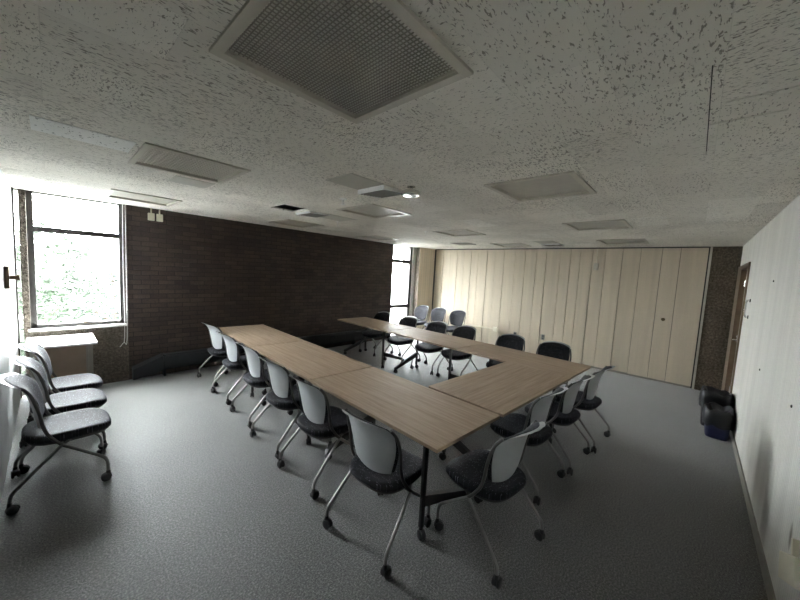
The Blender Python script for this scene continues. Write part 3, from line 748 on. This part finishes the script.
# ------------------------------------------------------------------ BINS by the door
def bin_(name, label, x0, x1, y0, y1, h, m, bagged):
    cx, cy = (x0 + x1) / 2, (y0 + y1) / 2; t = thing(name, label, 'bin', (cx, cy, 0)); hx, hy = (x1 - x0) / 2, (y1 - y0) / 2
    bm = bmesh.new(); R = []
    def ring(s, z):
        r = []
        for k in range(28):
            a = 2 * PI * k / 28; c_, s_ = math.cos(a), math.sin(a); e = .45
            r.append(bm.verts.new((math.copysign(abs(c_) ** e, c_) * hx * s, math.copysign(abs(s_) ** e, s_) * hy * s, z)))
        R.append(r)
    for s, z in ((.80, 0), (.82, .01), (.95, h - .02), (1.0, h - .02), (1.0, h), (.93, h), (.80, .02)): ring(s, z)
    for a, c_ in zip(R, R[1:]):
        for j in range(28): bm.faces.new((a[j], a[(j + 1) % 28], c_[(j + 1) % 28], c_[j]))
    bm.faces.new(R[0][::-1]); bm.faces.new(R[-1]); obj('body', bm, m, t, True, ang=35)
    if bagged:
        bm = bmesh.new(); R = []
        for s, z in ((.905, h - .13), (1.07, h - .15), (1.12, h - .08), (1.09, h + .0), (1.03, h + .04), (.9, h + .055), (.75, h + .02), (.5, h - .02), (.1, h - .03)):
            r = []
            for k in range(36):
                a = 2 * PI * k / 36; c_, s_ = math.cos(a), math.sin(a); e = .6
                p = Vector((math.copysign(abs(c_) ** e, c_) * hx * s, math.copysign(abs(s_) ** e, s_) * hy * s, z))
                d = noise.noise(p * 14 + Vector((cx * 9, 3, 1))) * .03
                p.x *= 1 + d * 2.2; p.z += d + .008 * math.sin(7 * a)
                p.y = max(p.y, YR - cy + .006); r.append(bm.verts.new(p))
            R.append(r)
        for a, c_ in zip(R, R[1:]):
            for j in range(36): bm.faces.new((a[j], a[(j + 1) % 36], c_[(j + 1) % 36], c_[j]))
        bm.faces.new(R[-1]); obj('liner', bm, M['bag'], t, True, ang=50)
bin_('trash_bin', 'taller black trash bin behind the blue one, beside the brown door', 5.70, 6.02, YR + .02, -.18, .41, M['black_bin'], True)
bin_('recycling_bin', 'dark blue bin overflowing with a black liner against the right wall', 5.33, 5.65, YR + .02, -.22, .30, M['blue_bin'], True)

# ------------------------------------------------------------------ OUTSIDE
bm = bmesh.new(); box(bm, -60, 80, 6.3, 120, -4.2, -4.0); o = struct('ground', bm, M['paving'])
bm = bmesh.new(); box(bm, 12.0, 16, 6.0, 10.93, -4, 7.5); o = obj('neighbouring_building', bm, M['brick_out'])
tag(o, 'pale brick building wing seen through the tall narrow window', 'building')
def tree(name, label, x, y, base, h, r, m, n, seed, trunk=True):
    rnd = random.Random(seed); t = thing(name, label, 'tree', (x, y, base), 0, 'trees outside the large window')
    bm = bmesh.new(); tube(bm, [(0, 0, 0), (.1, .05, h * .4), (-.05, 0, h * .75), (0, 0, h * .95)], lambda f: .16 * (1 - f) + .02, 8)
    for k in range(9):
        a = rnd.uniform(0, 2 * PI); z = h * rnd.uniform(.35, .8)
        tube(bm, [(0, 0, z), (math.cos(a) * r * .4, math.sin(a) * r * .4, z + .5), (math.cos(a) * r * .8, math.sin(a) * r * .8, z + .9)], lambda f: .05 * (1 - f) + .01, 6, k=3)
    obj('trunk', bm, M['bark'], t, True)
    bm = bmesh.new(); cl = []
    for k in range(60):
        while True:
            p = Vector((rnd.uniform(-1, 1), rnd.uniform(-1, 1), rnd.uniform(-1, 1)))
            if .3 < p.length < 1: break
        cl.append((Vector((p.x * r, p.y * r, h * .66 + p.z * h * .34)), rnd.uniform(.35, .8)))
    for k in range(n):
        c_, s = rnd.choice(cl); d = Vector((rnd.gauss(0, 1), rnd.gauss(0, 1), rnd.gauss(0, .6))).normalized() * s * rnd.uniform(.5, 1.1)
        p = c_ + d; a = Vector((rnd.gauss(0, 1), rnd.gauss(0, 1), rnd.gauss(0, .5))).normalized(); b_ = a.orthogonal().normalized(); q = a.cross(b_)
        ln = rnd.uniform(.07, .13); w = ln * .45
        v = [bm.verts.new(p - a * ln), bm.verts.new(p + b_ * w + q * .02), bm.verts.new(p + a * ln), bm.verts.new(p - b_ * w + q * .02)]
        bm.faces.new(v)
    o = obj('foliage', bm, m, t); o['kind'] = 'stuff'
tree('leafy_tree', 'nearest leafy green tree at the left side of the large window view', -.35, 13.5, -4, 6.5, 1.5, M['leaf'], 6500, 1)
tree('leafy_tree', 'rounded leafy tree at the right side of the large window view', 1.9, 18.5, -4, 5.6, 1.9, M['leaf2'], 7000, 2)
tree('leafy_tree', 'farther bushy tree in the gap between the two nearer ones outside the large window', .3, 25.0, -4, 6.4, 2.7, M['leaf2'], 8000, 3)

# ------------------------------------------------------------------ LIGHT
SKY = 48.0
w = bpy.data.worlds.new('sky'); bpy.context.scene.world = w; w.use_nodes = True
nt = w.node_tree; bg = nt.nodes['Background']
tc = N(nt, 'ShaderNodeTexCoord'); sp = N(nt, 'ShaderNodeSeparateXYZ'); L(nt, tc.outputs['Generated'], sp.inputs[0])
col = ramp(nt, sp.outputs['Z'], [(0.0, (.36, .37, .38)), (.35, (.60, .62, .64)), (1.0, (.95, .98, 1.0))])
L(nt, col, bg.inputs['Color']); bg.inputs['Strength'].default_value = SKY
def portal(x0, x1, z0, z1):
    l = bpy.data.lights.new('window_portal', 'AREA'); l.shape = 'RECTANGLE'; l.size = x1 - x0; l.size_y = z1 - z0
    l.cycles.is_portal = True
    o = bpy.data.objects.new('window_portal', l); C.objects.link(o); o.location = ((x0 + x1) / 2, YB + .13, (z0 + z1) / 2); o.rotation_euler = (-PI / 2, 0, 0)


# ------------------------------------------------------------------ CAMERA
cam = bpy.data.cameras.new('camera'); co = bpy.data.objects.new('camera', cam); C.objects.link(co)
yaw, pitch, roll = D(42.411), D(-4.833), D(3.145)
f = Vector((math.cos(pitch) * math.cos(yaw), math.cos(pitch) * math.sin(yaw), math.sin(pitch)))
r = Vector((math.sin(yaw), -math.cos(yaw), 0)); u = r.cross(f)
r2 = r * math.cos(roll) + u * math.sin(roll); u2 = -r * math.sin(roll) + u * math.cos(roll)
mw = Matrix((r2, u2, -f)).transposed().to_4x4(); mw.translation = (0, 0, 1.774); co.matrix_world = mw
cam.sensor_width = 36; cam.lens = 322.357 * 36 / 800; cam.clip_start = .02; cam.clip_end = 300
sc = bpy.context.scene; sc.camera = co
sc.view_settings.view_transform = 'Standard'; sc.view_settings.look = 'None'; sc.view_settings.gamma = 1
sc.view_settings.use_curve_mapping = False; sc.view_settings.exposure = 1.65
sc.cycles.max_bounces = 16; sc.cycles.diffuse_bounces = 12; sc.cycles.glossy_bounces = 6; sc.cycles.transparent_max_bounces = 12
sc.cycles.use_denoising = True; sc.cycles.sample_clamp_indirect = 20
